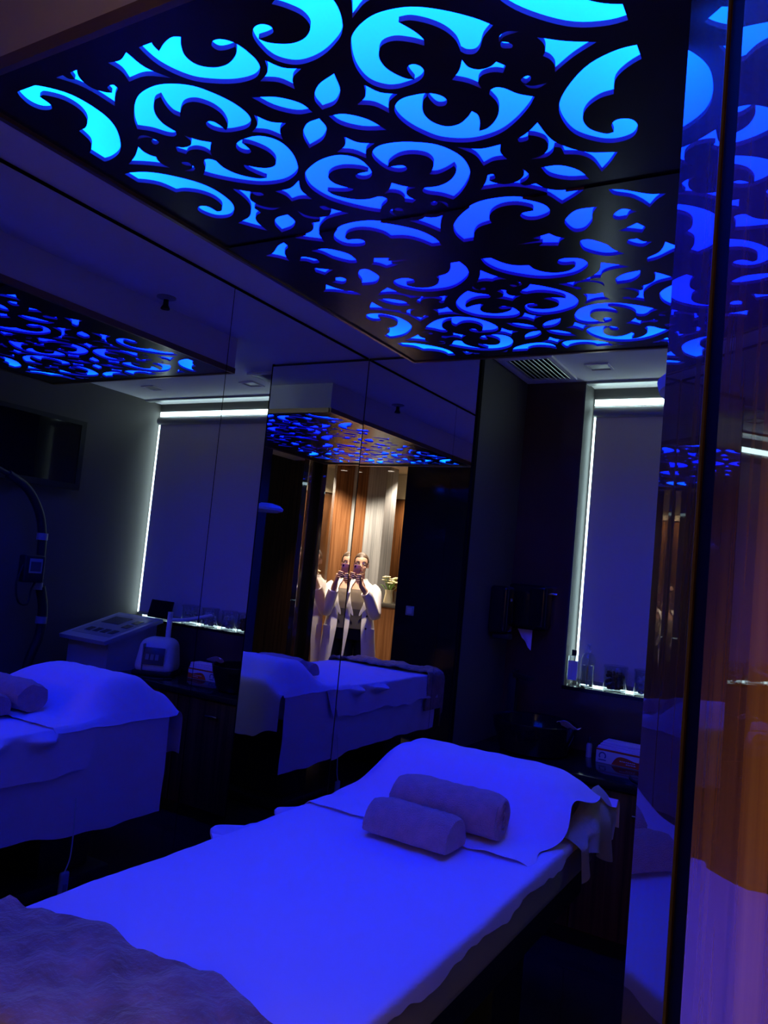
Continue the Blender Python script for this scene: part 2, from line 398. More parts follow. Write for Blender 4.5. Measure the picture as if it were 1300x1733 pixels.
def lattice_mesh():
    cu = bpy.data.curves.new('lattice_outline', 'CURVE'); cu.dimensions = '2D'; cu.fill_mode = 'BOTH'
    def spl(pts):
        s = cu.splines.new('POLY'); s.points.add(len(pts) - 1); s.use_cyclic_u = True
        for k, p in zip(s.points, pts): k.co = (p[0], p[1], 0, 1)
    spl([(PX0, PY0), (PX1, PY0), (PX1, PY1), (PX0, PY1)])
    for h in holes: spl(h)
    cu.extrude = 0.005
    o = bpy.data.objects.new('tmp', cu); COL.objects.link(o)
    dg = bpy.context.evaluated_depsgraph_get(); dg.update()
    me = bpy.data.meshes.new_from_object(o.evaluated_get(dg))
    bpy.data.objects.remove(o); bpy.data.curves.remove(cu)
    return me
lm = lattice_mesh()
PCX, PCY = (PX0 + PX1) / 2, (PY0 + PY1) / 2
lp = thing('ceiling_light_panel', 'large blue backlit ceiling light box with dark scroll cut lattice', 'ceiling light', (PCX, PCY, PZ))
SPLIT = -1.70
for keep in (0, 1):
    bm = bmesh.new(); bm.from_mesh(lm)
    bmesh.ops.bisect_plane(bm, geom=bm.verts[:] + bm.edges[:] + bm.faces[:], plane_co=(0, SPLIT, 0), plane_no=(0, 1, 0), clear_inner=bool(keep), clear_outer=not keep)
    bmesh.ops.translate(bm, verts=bm.verts[:], vec=(-PCX, -PCY, 0))
    for f in bm.faces: f.material_index = 0 if f.normal.z < -0.5 else 1
    o = finish('lattice_panel', bm, ['lattice_lacquer', 'lattice_edge'], lp)
    for p in o.data.polygons: p.material_index = 0 if abs(p.normal.z) > 0.5 else 1
    o.location = (0, 0, 0.005 if not keep else 0.0)
bpy.data.meshes.remove(lm)
# luminous acrylic sheet: edge glow and cyan shift painted into emission, strongest at entrance
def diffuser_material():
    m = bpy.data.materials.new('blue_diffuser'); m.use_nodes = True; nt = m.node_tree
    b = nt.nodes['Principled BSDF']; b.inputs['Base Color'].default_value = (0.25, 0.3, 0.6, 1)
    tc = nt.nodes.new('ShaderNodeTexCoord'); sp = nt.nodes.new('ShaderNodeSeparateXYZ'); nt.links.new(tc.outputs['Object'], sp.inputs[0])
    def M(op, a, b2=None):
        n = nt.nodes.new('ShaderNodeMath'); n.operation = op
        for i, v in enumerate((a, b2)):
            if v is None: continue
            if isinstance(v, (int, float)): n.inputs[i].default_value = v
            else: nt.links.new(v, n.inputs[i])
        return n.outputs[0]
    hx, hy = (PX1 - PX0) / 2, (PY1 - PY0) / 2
    def edge_glow(coord, half, sgn, k, amp):
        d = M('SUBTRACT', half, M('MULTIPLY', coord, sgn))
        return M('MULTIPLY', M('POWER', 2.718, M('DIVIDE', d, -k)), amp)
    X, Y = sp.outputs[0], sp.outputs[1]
    tot = M('ADD', M('ADD', edge_glow(X, hx, -1, 0.28, 0.42), edge_glow(X, hx, 1, 0.28, 0.55)), M('ADD', edge_glow(Y, hy, -1, 0.55, 1.02), edge_glow(Y, hy, 1, 0.33, 0.52)))
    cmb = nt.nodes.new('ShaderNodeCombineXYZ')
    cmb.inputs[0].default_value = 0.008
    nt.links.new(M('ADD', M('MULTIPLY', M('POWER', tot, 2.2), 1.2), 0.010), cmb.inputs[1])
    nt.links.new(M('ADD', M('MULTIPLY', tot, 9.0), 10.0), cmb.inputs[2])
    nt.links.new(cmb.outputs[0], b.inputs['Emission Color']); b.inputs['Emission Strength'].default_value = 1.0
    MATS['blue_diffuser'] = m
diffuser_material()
hx, hy = (PX1 - PX0) / 2, (PY1 - PY0) / 2
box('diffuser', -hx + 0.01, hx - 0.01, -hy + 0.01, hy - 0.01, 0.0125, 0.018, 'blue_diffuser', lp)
H = ZC - PZ
for n_, a in (('housing_side', (-hx, -hx + 0.012, -hy, hy)), ('housing_side', (hx - 0.012, hx, -hy, hy)), ('housing_side', (-hx + 0.012, hx - 0.012, -hy, -hy + 0.012)), ('housing_side', (-hx + 0.012, hx - 0.012, hy - 0.012, hy))):
    box(n_, *a, 0.018, H, 'ceiling_paint', lp)
for a in ((-hx - 0.006, -hx + 0.008, -hy, hy), (hx - 0.008, hx + 0.006, -hy, hy), (-hx + 0.008, hx - 0.008, hy - 0.008, hy + 0.006), (-hx + 0.008, hx - 0.008, -hy - 0.006, -hy + 0.008)):
    box('edge_trim', *a, -0.010, 0.0175, 'bronze_trim', lp)

# ------------------------------------------------------------------ ceiling fittings
vt = thing('air_vent', 'slatted dark air vent in the ceiling by the window', 'vent', (0.815, 0.345, ZC))
fr = bmesh.new()
add_box(fr, -0.135, 0.135, -0.215, -0.19, -0.012, 0); add_box(fr, -0.135, 0.135, 0.19, 0.215, -0.012, 0)
add_box(fr, -0.135, -0.112, -0.19, 0.19, -0.012, 0); add_box(fr, 0.112, 0.135, -0.19, 0.19, -0.012, 0)
finish('frame', fr, 'ceiling_paint', vt)
box('duct', -0.112, 0.112, -0.19, 0.19, -0.002, 0.0, 'black_gap', vt)
slat_me = None
for i in range(9):
    x = -0.098 + i * 0.0245
    if slat_me is None:
        o = box('slat', -0.009, 0.009, -0.19, 0.19, -0.0015, 0.0015, 'alu', vt); slat_me = o.data
    else:
        o = bpy.data.objects.new('slat', slat_me); COL.objects.link(o); o.parent = vt
    o.location = (x, 0, -0.0075); o.rotation_euler = (0, R_(28), 0)
for x, y, lab in ((1.115, 0.375, 'small square recessed ceiling fitting nearest the air vent'), (1.975, 0.35, 'small square recessed ceiling fitting over the consoles')):
    t = thing('ceiling_fitting', lab, 'ceiling fitting', (x, y, ZC), group='square ceiling fittings')
    b2 = bmesh.new()
    for a in ((-0.06, 0.06, -0.06, -0.048), (-0.06, 0.06, 0.048, 0.06), (-0.06, -0.048, -0.048, 0.048), (0.048, 0.06, -0.048, 0.048)): add_box(b2, *a, -0.006, 0)
    finish('bezel', b2, 'ceiling_paint', t)
    box('insert', -0.048, 0.048, -0.048, 0.048, -0.002, 0, 'grey_plastic', t)
t = thing('sprinkler', 'small dark sprinkler head hanging from the ceiling beside the light box', 'sprinkler', (0.424, -1.04, ZC))
lathe('escutcheon', [(0, 0), (0.042, 0), (0.042, -0.004), (0.02, -0.012), (0, -0.012)], 'grey_plastic', t)
lathe('nozzle', [(0, -0.012), (0.011, -0.012), (0.012, -0.035), (0.02, -0.05), (0.02, -0.054), (0, -0.054)], 'black_matte', t, n=16)

# ------------------------------------------------------------------ bed and linen
BX0, BX1, BY0, BY1, BZ = 0.672, 1.478, -2.50, -0.495, 0.752
BCX, BCY = (BX0 + BX1) / 2, (BY0 + BY1) / 2
bed = thing('treatment_bed', 'white draped treatment bed under the blue ceiling light', 'bed', (BCX, BCY, 0))
bw, bl_ = (BX1 - BX0) / 2, (BY1 - BY0) / 2
box('mattress', -bw, bw, -bl_, bl_, 0.60, BZ, 'upholstery', bed, 0.045, 5)
box('frame', -bw + 0.03, bw - 0.03, -bl_ + 0.04, bl_ - 0.04, 0.50, 0.60, 'black_matte', bed, 0.01)
for y in (-0.6, 0.6): box('pedestal', -0.26, 0.26, y - 0.14, y + 0.14, 0.06, 0.50, 'black_matte', bed, 0.02)
box('base', -0.32, 0.32, -0.82, 0.82, 0.0, 0.06, 'black_matte', bed, 0.015)

def cross_profile(s, xl, xr, zt, dl, dr, rad):
    """point of a draped cross section, s metres from the left hem"""
    top = xr - xl - 2 * rad; arc = rad * math.pi / 2
    if s < dl: return xl, zt - rad - (dl - s)
    s -= dl
    if s < arc: a = s / rad; return xl + rad * (1 - math.cos(a)), zt - rad + rad * math.sin(a)
    s -= arc
    if s < top: return xl + rad + s, zt
    s -= top
    if s < arc: a = s / rad; return xr - rad + rad * math.sin(a), zt - rad + rad * math.cos(a)
    return xr, zt - rad - (s - arc)

def draped(name, xl, xr, y0, y1, zt, rad, dl, dr, material, seed, wav=0.004, flare=0.0, nu=70, nv=90, bulge=None):
    """dl / dr: overhang on each side as functions of y"""
    def fn(u, v):
        y = y0 + (y1 - y0) * v
        L, Rr = dl(y), dr(y)
        arc = rad * math.pi / 2; tot = max(L, 0.0) + max(Rr, 0.0) + 2 * arc + (xr - xl - 2 * rad)
        s = u * tot
        x, z = cross_profile(s, xl, xr, zt, L, Rr, rad)
        dz = zt - rad - z
        if dz > 0:
            k = dz * flare + 0.012 * smoothstep(0, 0.3, dz) * nz(y * 7, dz * 3, seed)
            if bulge and s < tot / 2: k += bulge(y) * math.exp(-((dz - 0.012) / 0.03) ** 2)
            x += -k if s < tot / 2 else k
        else:
            z += wav * (nz(x * 9, y * 6, seed) * 0.7 + 0.3 * abs(nz(x * 3 + y * 11, y * 4, seed + 2)))
        return (x, y, z)
    return finish(name, grid_bm(fn, nu, nv, 0.0012), material, None, 60)
sh = draped('bed_sheet', BX0 - 0.008, BX1 + 0.008, -2.46, -0.487, BZ + 0.008, 0.02,
            lambda y: 0.46 - 0.05 * smoothstep(-0.7, -1.6, y) + 0.012 * nz(y * 5, 1, 3), lambda y: 0.012 + 0.008 * nz(y * 9, 2, 1), 'sheet_white', 1, nu=120)
tag(sh, 'long white sheet hanging down the mirror side of the bed', 'sheet')
# upper paper sheet with a curled left hem and a wavy right hem
pp = draped('paper_sheet', BX0 - 0.016, BX1 + 0.012, -2.44, -0.93, BZ + 0.012, 0.014,
            lambda y: 0.165 * smoothstep(-0.925, -1.0, y) + 0.02 * nz(y * 6, 0, 5) * smoothstep(-0.95, -1.2, y) + 0.004,
            lambda y: 0.012 + 0.018 * abs(math.sin(y * 8.0 + 0.6)) + 0.008 * nz(y * 17, 3, 2), 'paper_white', 4, wav=0.005, flare=0.16, nu=130, nv=140, bulge=lambda y: 0.10 * math.exp(-((y + 1.50) / 0.075) ** 2) + 0.075 * math.exp(-((y + 1.22) / 0.055) ** 2))
tag(pp, 'crinkled white paper sheet laid along the top of the bed', 'sheet')

# pillow and its cover
def pil(x, y):
    fx = smoothstep(0.655, 0.82, x) * (1 - 0.35 * smoothstep(1.30, 1.50, x))
    fy = smoothstep(-1.02, -0.76, y) * (1 - 0.55 * smoothstep(-0.62, -0.44, y))
    return 0.165 * fx ** 0.7 * fy
def pillow_bm():
    bm = bmesh.new(); nu, nv = 28, 22
    def f(top):
        V = []
        for i in range(nu + 1):
            row = []
            for j in range(nv + 1):
                x = 0.72 + 0.73 * i / nu; y = -1.0 + 0.47 * j / nv
                e = min(1, 6 * min(i / nu, 1 - i / nu)) * min(1, 5 * min(j / nv, 1 - j / nv))
                h = max(0.02, pil(x, y) - 0.012) * (1 - (1 - e) ** 2)
                row.append(bm.verts.new((x, y, BZ + 0.016 + (h if top else 0.0))))
            V.append(row)
        return V
    A, B = f(True), f(False)
    for i in range(nu):
        for j in range(nv):
            bm.faces.new((A[i][j], A[i + 1][j], A[i + 1][j + 1], A[i][j + 1])); bm.faces.new((B[i][j], B[i][j + 1], B[i + 1][j + 1], B[i + 1][j]))
    bmesh.ops.remove_doubles(bm, verts=bm.verts[:], dist=0.0005)
    return bm
tag(finish('pillow', pillow_bm(), 'sheet_white', None, 60), 'wide pillow under the white paper at the head of the bed', 'pillow')
def cover(u, v):
    # v along the bed from the front hem over the pillow and down the head end; u across
    if v < 0.72:
        y = -1.16 + (0.715) * v / 0.72
        x = 0.648 + (1.505 - 0.648) * u
        z = BZ + 0.020 + pil(x, y) + 0.004 * nz(x * 14, y * 9, 6) + 0.006 * abs(nz(x * 5 - y * 8, y * 3, 8))
        # left hem droops over the bed edge, right hem stops in a ragged curve
        if x < 0.672: z -= 0.9 * (0.672 - x)
        xr = 1.445 + 0.065 * smoothstep(-1.05, -0.62, y) + 0.014 * math.sin(y * 26) + 0.01 * math.sin(y * 11)
        x = 0.648 + (xr - 0.648) * u
        z -= 0.03 * smoothstep(1.42, 1.52, x)
        return (x, y, z)
    t = (v - 0.72) / 0.28
    x0 = 0.648 + (1.505 - 0.648) * u
    zb = BZ + 0.020 + pil(x0, -0.445) + 0.004 * nz(x0 * 14, -0.445 * 9, 6)
    xr = 1.445 + 0.065 + 0.014 * math.sin(-0.445 * 26) + 0.01 * math.sin(-0.445 * 11)
    x = 0.648 + (xr - 0.648) * u
    drop = 0.30 * t * (0.55 + 0.45 * smoothstep(0.0, 0.22, u)) * (1 - 0.8 * smoothstep(0.55, 0.85, u))
    a = min(1, t * 4) * math.pi / 2
    return (x, -0.445 + 0.035 * math.sin(a) + 0.012 * math.sin(u * 21) * t, zb - 0.03 * (1 - math.cos(a)) - drop * smoothstep(0, 0.5, t) - 0.02 * t)
tag(finish('pillow_paper', grid_bm(cover, 70, 80, 0.0012), 'paper_white', None, 60), 'white paper draped over the pillow and hanging off the head end', 'sheet')
# beige cloth poking out under the paper at the head corner
def cloth(u, v):
    y = -0.84 + 0.40 * u
    fold = 0.022 * math.sin(u * 19) * (0.25 + v)
    return (1.440 + 0.075 * smoothstep(0, 0.35, v) + fold * 0.6 + 0.012 * u, y + 0.05 * (v - 0.3) * math.cos(u * 9), BZ + 0.022 + 0.085 * smoothstep(0.1, 0.6, u) * (1 - smoothstep(0.0, 0.5, v)) - (0.12 + 0.05 * math.cos(u * 8 + 0.4)) * max(0, v - 0.15))
tag(finish('cloth', grid_bm(cloth, 60, 24, 0.002), 'beige_cloth', None, 60), 'crumpled beige cloth sticking out beneath the pillow paper', 'cloth')

# two terry towels
def roll(name, p0, p1, prof, label, spiral=True):
    p0, p1 = Vector(p0), Vector(p1); ax = (p1 - p0).normalized(); L = (p1 - p0).length
    side = Vector((ax.y, -ax.x, 0)).normalized(); up = Vector((0, 0, 1))
    root = thing(name, label, 'towel', p0, 0, 'rolled towels on the bed')
    bm = bmesh.new(); n = len(prof); seg = 16; rings = []
    for i in range(seg + 1):
        t = i / seg; e = 1 - 0.10 * (abs(2 * t - 1) ** 6)
        rings.append([bm.verts.new(ax * (L * t) + side * (a * e + 0.004 * nz(t * 9, k * 0.9, 2)) + up * (b * e * (1 + 0.05 * nz(t * 6, k, 5)))) for k, (a, b) in enumerate(prof)])
    for A, B in zip(rings, rings[1:]):
        for k in range(n): bm.faces.new((A[k], A[(k + 1) % n], B[(k + 1) % n], B[k]))
    bm.faces.new(rings[0][::-1]); bm.faces.new(rings[-1])
    finish('towel_roll', bm, 'towel', root, 60)
    if spiral:
        cxp = sum(a for a, b in prof) / n; czp = sum(b for a, b in prof) / n
        r0 = min(max(b for a, b in prof) - czp, 0.06)
        pts = []
        for k in range(60):
            a = k * 0.30; r = r0 * (0.92 - 0.80 * k / 60)
            pts.append(ax * (L + 0.001) + side * (cxp + r * 0.95 * math.cos(a)) + up * (czp + r * math.sin(a)))
        finish('spiral_fold', tube_bm(pts, 0.0065, 6), 'towel', root, 60)
    return root
circ = [(0.085 * math.cos(2 * math.pi * k / 24), 0.068 + 0.068 * math.sin(2 * math.pi * k / 24)) for k in range(24)]
roll('towel', (0.960, -1.058, BZ + 0.028), (1.318, -1.045, BZ + 0.028), circ, 'rolled brown terry towel, the larger one against the pillow')
fold = [(-0.07, 0.004), (-0.068, 0.05), (-0.045, 0.085), (0.0, 0.096), (0.045, 0.082), (0.068, 0.05), (0.074, 0.02), (0.07, 0.004), (0.0, 0.002)]
fold = [(v.x, v.y) for v in catmull([(a, b, 0) for a, b in fold + fold[:1]], 3)[:-1]]
roll('towel', (0.965, -1.222, BZ + 0.026), (1.250, -1.232, BZ + 0.026), fold, 'folded brown terry towel, the smaller one in front on the sheet', spiral=False)

# plush blanket over the foot end
def blanket(u, v):
    y = -2.245 + 0.03 * nz(u * 6, 0, 9) - 0.45 * v
    xl, xr = BX0 - 0.03, BX1 + 0.03
    L = 0.26; tot = 2 * L + (xr - xl) + 0.06
    x, z = cross_profile(u * tot, xl, xr, BZ + 0.034, L, L, 0.04)
    z += 0.014 * nz(x * 12, y * 11, 11) + 0.012 * abs(nz(x * 7 + y * 9, x * 4, 12)) if z > BZ else 0
    if y < -2.53:
        d = -2.53 - y; y = -2.53 - 0.015 * math.sin(min(1, d / 0.05) * 1.57) + 0.01 * nz(x * 9, d * 7, 4); z -= d * 1.0
    return (x, y, z)
tag(finish('blanket', grid_bm(blanket, 80, 60, 0.01), 'blanket', None, 60), 'mottled brown plush blanket over the foot of the bed', 'blanket')

# heating pad control hanging on its cord on the mirror side
hp = thing('heater_control', 'small pale cord control hanging from the mirror side of the bed', 'remote control', (0.622, -1.05, 0.10))
tube('cord', catmull([(0.02, 0.03, 0.36), (0.006, 0.025, 0.25), (0.0, 0.02, 0.12), (0.0, 0.0, 0.06)], 6), 0.003, 'white_plastic', hp, 6)
hb = box_bm(-0.010, 0.010, -0.022, 0.022, -0.065, 0.06, 0.008, 3); finish('handset', hb, 'lilac_plastic', hp, 40)
box('switch', -0.0135, -0.009, -0.009, 0.009, -0.03, 0.01, 'grey_plastic', hp, 0.001)

# ------------------------------------------------------------------ counter under the window with basin
CZ = 0.755
ct = thing('counter', 'dark glossy counter running under the window', 'counter', (1.515, 0.385, 0))
box('worktop', -0.868, 0.863, -0.265, 0.263, CZ - 0.035, CZ, 'black_gloss', ct, 0.003)
box('cabinet', -0.868, 0.863, -0.225, 0.263, 0.08, CZ - 0.0355, 'wood_brown', ct)
box('plinth', -0.868, 0.863, -0.185, 0.263, 0.0, 0.079, 'black_matte', ct)
for k in range(3):
    x0 = -0.862 + k * 0.576
    d = box('door', x0, x0 + 0.568, -0.243, -0.226, 0.09, CZ - 0.045, 'wood_brown', ct, 0.002)
    box('handle', x0 + 0.24, x0 + 0.33, -0.262, -0.244, 0.62, 0.632, 'chrome', d, 0.002)
bs = thing('basin', 'round black vessel basin on the counter in the corner', 'basin', (0.925, 0.385, CZ))
lathe('bowl', [(0, 0.0), (0.13, 0.0), (0.165, 0.01), (0.20, 0.11), (0.207, 0.152), (0.203, 0.156), (0.194, 0.150), (0.183, 0.10), (0.145, 0.03), (0, 0.022)], 'black_gloss', bs, n=56)
lathe('drain', [(0, 0.0225), (0.025, 0.0225), (0.025, 0.026), (0, 0.028)], 'chrome', bs, n=20)
fc = thing('faucet', 'tall black square faucet behind the basin', 'faucet', (0.735, 0.555, CZ))
box('column', -0.022, 0.022, -0.022, 0.022, 0, 0.345, 'black_matte', fc, 0.004)
fs = box('spout', -0.018, 0.15, -0.018, 0.018, 0.325, 0.348, 'black_matte', fc, 0.004); fs.rotation_euler = (0, 0, R_(-35))
box('lever', -0.01, 0.01, -0.01, 0.05, 0.349, 0.36, 'black_matte', fc, 0.003)
def tis(u, v): return (-0.045 + 0.10 * u + 0.01 * v, 0.05 * (v - 0.5) + 0.012 * math.sin(u * 5), 0.02 + 0.012 * math.sin(u * 4 + v * 3) - 0.02 * v)
t = finish('paper_towel', grid_bm(tis, 10, 6, 0.001), 'paper_white', None, 60, (1.105, 0.32, CZ + 0.158)); tag(t, 'small white paper towel left on the basin rim', 'paper towel')

# glove box
gb = thing('glove_box', 'white and orange disposable glove box on the counter', 'box', (1.335, 0.50, CZ), R_(-3))
box('carton', -0.115, 0.115, -0.055, 0.055, 0.0, 0.068, 'box_white', gb, 0.002)
wave = [(-0.035, 0.003), (-0.012, 0.036), (0.02, 0.045), (0.06, 0.034), (0.114, 0.036), (0.114, 0.003)]
wv = [(-0.038, 0.003)] + [(p.x, p.y) for p in catmull([(-0.036, 0.006, 0), (-0.022, 0.03, 0), (0.0, 0.044, 0), (0.035, 0.042, 0), (0.075, 0.033, 0), (0.1145, 0.036, 0)], 5)] + [(0.1145, 0.003)]
finish('orange_wave', prism_bm(wv, -0.0562, -0.0551, 'y'), 'orange_print', gb)
box('orange_band', -0.1148, 0.1148, -0.0555, -0.0546, 0.058, 0.067, 'orange_print', gb)
em = bmesh.new()
for k in range(14):
    a = R_(210 - k * 240 / 13 + 0); c = Vector((-0.083 + 0.015 * math.cos(a), -0.0558, 0.034 + 0.015 * math.sin(a)))
    add_box(em, c.x - 0.0028, c.x + 0.0028, -0.0562, -0.0552, c.z - 0.0028, c.z + 0.0028)
add_box(em, -0.101, -0.065, -0.0562, -0.0552, 0.012, 0.017)
finish('emblem', em, 'ink_blue', gb)
tx = bmesh.new()
for r, (a, b) in enumerate(((0.0, 0.075), (0.03, 0.078))):
    x = a
    while x < b:
        wd = random.uniform(0.004, 0.011); add_box(tx, x, min(b, x + wd), -0.0566, -0.0561, 0.023 - r * 0.010, 0.0275 - r * 0.010); x += wd + 0.003
finish('print_lines', tx, 'box_white', gb)
for k in range(3): box('paper_stack', -0.110 + 0.010 * k, 0.112, -0.052 + 0.004 * k, 0.05, 0.0685 + k * 0.0115, 0.0785 + k * 0.0115, 'paper_white', gb, 0.003)
sb = thing('spray_bottle', 'slim clear spray bottle standing beside the glove box', 'bottle', (1.165, 0.52, CZ))
lathe('bottle_body', [(0, 0), (0.014, 0), (0.014, 0.06), (0.009, 0.068), (0, 0.068)], 'lilac_plastic', sb, n=16)
lathe('cap', [(0, 0.0685), (0.0085, 0.0685), (0.0085, 0.09), (0.005, 0.095), (0, 0.095)], 'black_matte', sb, n=16)

# ------------------------------------------------------------------ dispensers in the corner
sd = thing('soap_dispenser', 'narrow black wall soap dispenser on the pier', 'dispenser', (0.6455, 0.40, 1.43))
box('case', 0.0, 0.10, -0.055, 0.055, -0.12, 0.12, 'black_gloss', sd, 0.018, 4)
box('sight_glass', 0.1005, 0.102, -0.012, 0.012, 0.045, 0.06, 'lcd', sd)
box('push_bar', 0.02, 0.112, -0.03, 0.03, -0.15, -0.121, 'black_matte', sd, 0.008)
pt = thing('towel_dispenser', 'black paper towel dispenser on the wall above the basin', 'dispenser', (0.78, 0.65, 1.47))
box('case', -0.105, 0.105, -0.12, 0.0, -0.13, 0.10, 'black_gloss', pt, 0.02, 4)
box('slot', -0.08, 0.08, -0.10, -0.02, -0.136, -0.1305, 'black_gap', pt)
def sheetp(u, v): return (-0.06 + 0.085 * u + 0.03 * v * (1 - u), -0.06 + 0.012 * math.sin(u * 6) * v, -0.136 - (0.05 + 0.06 * u) * v)
finish('paper_tail', grid_bm(sheetp, 10, 8, 0.0008), 'paper_white', pt, 60)
ch = thing('highlight_bar', 'thin bar standing in for a highlight on the dark wall beside the towel dispenser', 'glint', (0.885, 0.65, 1.53))
box('bar', -0.028, 0.028, -0.03, -0.022, -0.004, 0.004, 'chrome', ch, 0.002); box('mount', -0.008, 0.008, -0.022, 0.0, -0.006, 0.006, 'chrome', ch, 0.002)  # chrome bar added to imitate a small highlight of a wall device

# ------------------------------------------------------------------ bottles and jars on the sill
SZ = 1.065
GL = 'sill bottles'
b1 = thing('bottle', 'square clear bottle with a dark cap at the end of the sill', 'bottle', (1.005, 0.70, SZ), R_(8), GL)
box('glass_body', -0.027, 0.027, -0.022, 0.022, 0.0, 0.155, 'glass', b1, 0.006, 3)
box('label_print', -0.024, 0.024, -0.0232, -0.0225, 0.03, 0.13, 'cotton', b1)
lathe('cap', [(0, 0.1555), (0.013, 0.1555), (0.013, 0.185), (0, 0.187)], 'black_matte', b1, n=16)
b2 = thing('bottle', 'tall clear pump bottle with rounded shoulders on the sill', 'bottle', (1.082, 0.695, SZ), 0, GL)
lathe('glass_body', [(0, 0), (0.034, 0), (0.036, 0.01), (0.036, 0.145), (0.026, 0.172), (0.012, 0.18), (0, 0.18)], 'glass', b2, n=28)
lathe('liquid', [(0, 0.008), (0.031, 0.008), (0.031, 0.115), (0, 0.115)], 'liquid', b2, n=28)
tube('dip_tube', [(0, 0, 0.012), (0, 0, 0.18)], 0.003, 'white_plastic', b2, 6)
lathe('pump_head', [(0, 0.1805), (0.013, 0.1805), (0.013, 0.195), (0.004, 0.197), (0.004, 0.215), (0.011, 0.217), (0.011, 0.226), (0, 0.227)], 'white_plastic', b2, n=16)
def jar(x, lab, fill, wdt=0.058, h=0.118):
    j = thing('glass_jar', lab, 'jar', (x, 0.70, SZ), 0, 'glass canisters on the sill')
    lathe('glass_body', [(0, 0), (wdt - 0.004, 0), (wdt, 0.006), (wdt, h), (wdt + 0.004, h + 0.006), (wdt, h + 0.008), (wdt - 0.005, h), (wdt - 0.005, 0.008), (0, 0.008)], 'glass', j, n=28)
    lathe('lid', [(0, h + 0.009), (wdt + 0.002, h + 0.009), (wdt + 0.002, h + 0.016), (0.012, h + 0.02), (0, h + 0.02)], 'glass', j, n=28)
    bm = bmesh.new()
    for k in range(70):
        a = random.uniform(0, 6.28); r = (wdt - 0.018) * math.sqrt(random.random()); z = random.uniform(0.018, h * 0.80)
        bmesh.ops.create_icosphere(bm, subdivisions=1, radius=random.uniform(0.009, 0.013), matrix=Matrix.Translation((r * math.cos(a), r * math.sin(a), z)) @ Matrix.Rotation(random.uniform(0, 3), 4, 'X') @ Matrix.Diagonal((1, 0.7, 1.1, 1)))
    o = finish('contents', bm, fill, j); o['kind'] = 'stuff'
jar(1.225, 'glass jar of brown dried pieces, nearest the pump bottle', 'potpourri')
jar(1.372, 'glass jar of white cotton, second along the sill from the pump bottle', 'cotton', 0.052)
jar(1.545, 'glass jar of white cotton in the middle of the sill', 'cotton')
jar(1.735, 'glass jar of white cotton behind the white rounded machine', 'cotton', 0.056)
jar(1.985, 'glass jar of white cotton at the television end of the sill', 'cotton', 0.06)

# ------------------------------------------------------------------ machines on the counter
cm = thing('console_machine', 'lilac treatment console with a sloping control panel on the counter', 'machine', (2.02, 0.30, CZ))
prof = [(-0.20, 0.0), (0.20, 0.0), (0.20, 0.30), (-0.20, 0.185)]
finish('body', prism_bm(prof, -0.185, 0.20, 'x'), 'lilac_plastic', cm)
lid = bmesh.new()
lv = [(-0.255, 0.175), (0.225, 0.312), (0.218, 0.338), (-0.262, 0.200)]
finish('control_panel', prism_bm(lv, -0.215, 0.225, 'x'), 'lilac_plastic', cm)
def on_panel(nm, x0, x1, s0, s1, m_, lift=0.002):
    p = []
    for s in (s0, s1): p.append((-0.262 + 0.48 * s, 0.200 + 0.138 * s))
    q = [(p[0][0], p[0][1] + lift * 0.1), (p[1][0], p[1][1] + lift * 0.1), (p[1][0], p[1][1] + lift), (p[0][0], p[0][1] + lift)]
    return finish(nm, prism_bm(q, x0, x1, 'x'), m_, cm)
on_panel('face_plate', -0.18, 0.19, 0.14, 0.9, 'grey_plastic', 0.002)
on_panel('display', -0.02, 0.15, 0.56, 0.82, 'dark_panel', 0.005)
for k in range(4): on_panel('key', -0.15 + 0.075 * k, -0.10 + 0.075 * k, 0.24, 0.36, 'dark_panel', 0.006)
for k in range(2): on_panel('key', -0.15, -0.09, 0.48 + 0.18 * k, 0.6 + 0.18 * k, 'dark_panel', 0.006)
tb = thing('tablet', 'black tablet leaning at the back of the console beside the window', 'tablet', (1.86, 0.525, 1.094))
o = box('tablet_body', -0.105, 0.105, -0.006, 0.006, 0.0, 0.125, 'black_gloss', tb, 0.004); o.rotation_euler = (R_(-14), 0, 0)
o2 = box('tablet_screen', -0.095, 0.095, -0.0075, -0.0062, 0.01, 0.115, 'screen', o)
wm = thing('laser_machine', 'white rounded machine with a small display on the counter', 'machine', (1.655, 0.365, CZ), R_(-28))
bm = box_bm(-0.135, 0.135, -0.12, 0.12, 0.012, 0.235, 0.0)
for v in bm.verts:
    if v.co.z > 0.1:
        v.co.x *= 0.80; v.co.y = v.co.y * 0.82 + 0.02
bmesh.ops.bevel(bm, geom=bm.edges[:], offset=0.062, segments=7, affect='EDGES', profile=0.55)
finish('shell', bm, 'white_plastic', wm, 50)
box('foot_base', -0.13, 0.13, -0.115, 0.115, 0.0, 0.03, 'black_matte', wm, 0.008)
o = box('display', -0.075, 0.065, -0.004, 0.003, -0.055, 0.055, 'dark_panel', wm, 0.003); o.location = (0.0, -0.111, 0.125); o.rotation_euler = (R_(-12), 0, 0)
for k in range(3): box('digit', -0.04 + 0.032 * k, -0.018 + 0.032 * k, -0.0058, -0.0042, -0.025, 0.012, 'lcd', o)
box('vent_band', 0.062, 0.07, -0.118, -0.05, 0.03, 0.2, 'grey_plastic', wm, 0.002)
tube('holder_post', [(-0.02, 0.10, 0.20), (-0.02, 0.10, 0.40)], 0.018, 'white_plastic', wm, 14)
tube('holder_arm', catmull([(-0.02, 0.10, 0.35), (-0.10, 0.12, 0.352), (-0.20, 0.14, 0.375), (-0.29, 0.155, 0.40)], 6), [0.013] * 18 + [0.009], 'white_plastic', wm, 10)
def loop_cable(name, pts, rad, m_, lab):
    return tag(tube(name, catmull(pts, 8), rad, m_, None, 8), lab, 'cable')
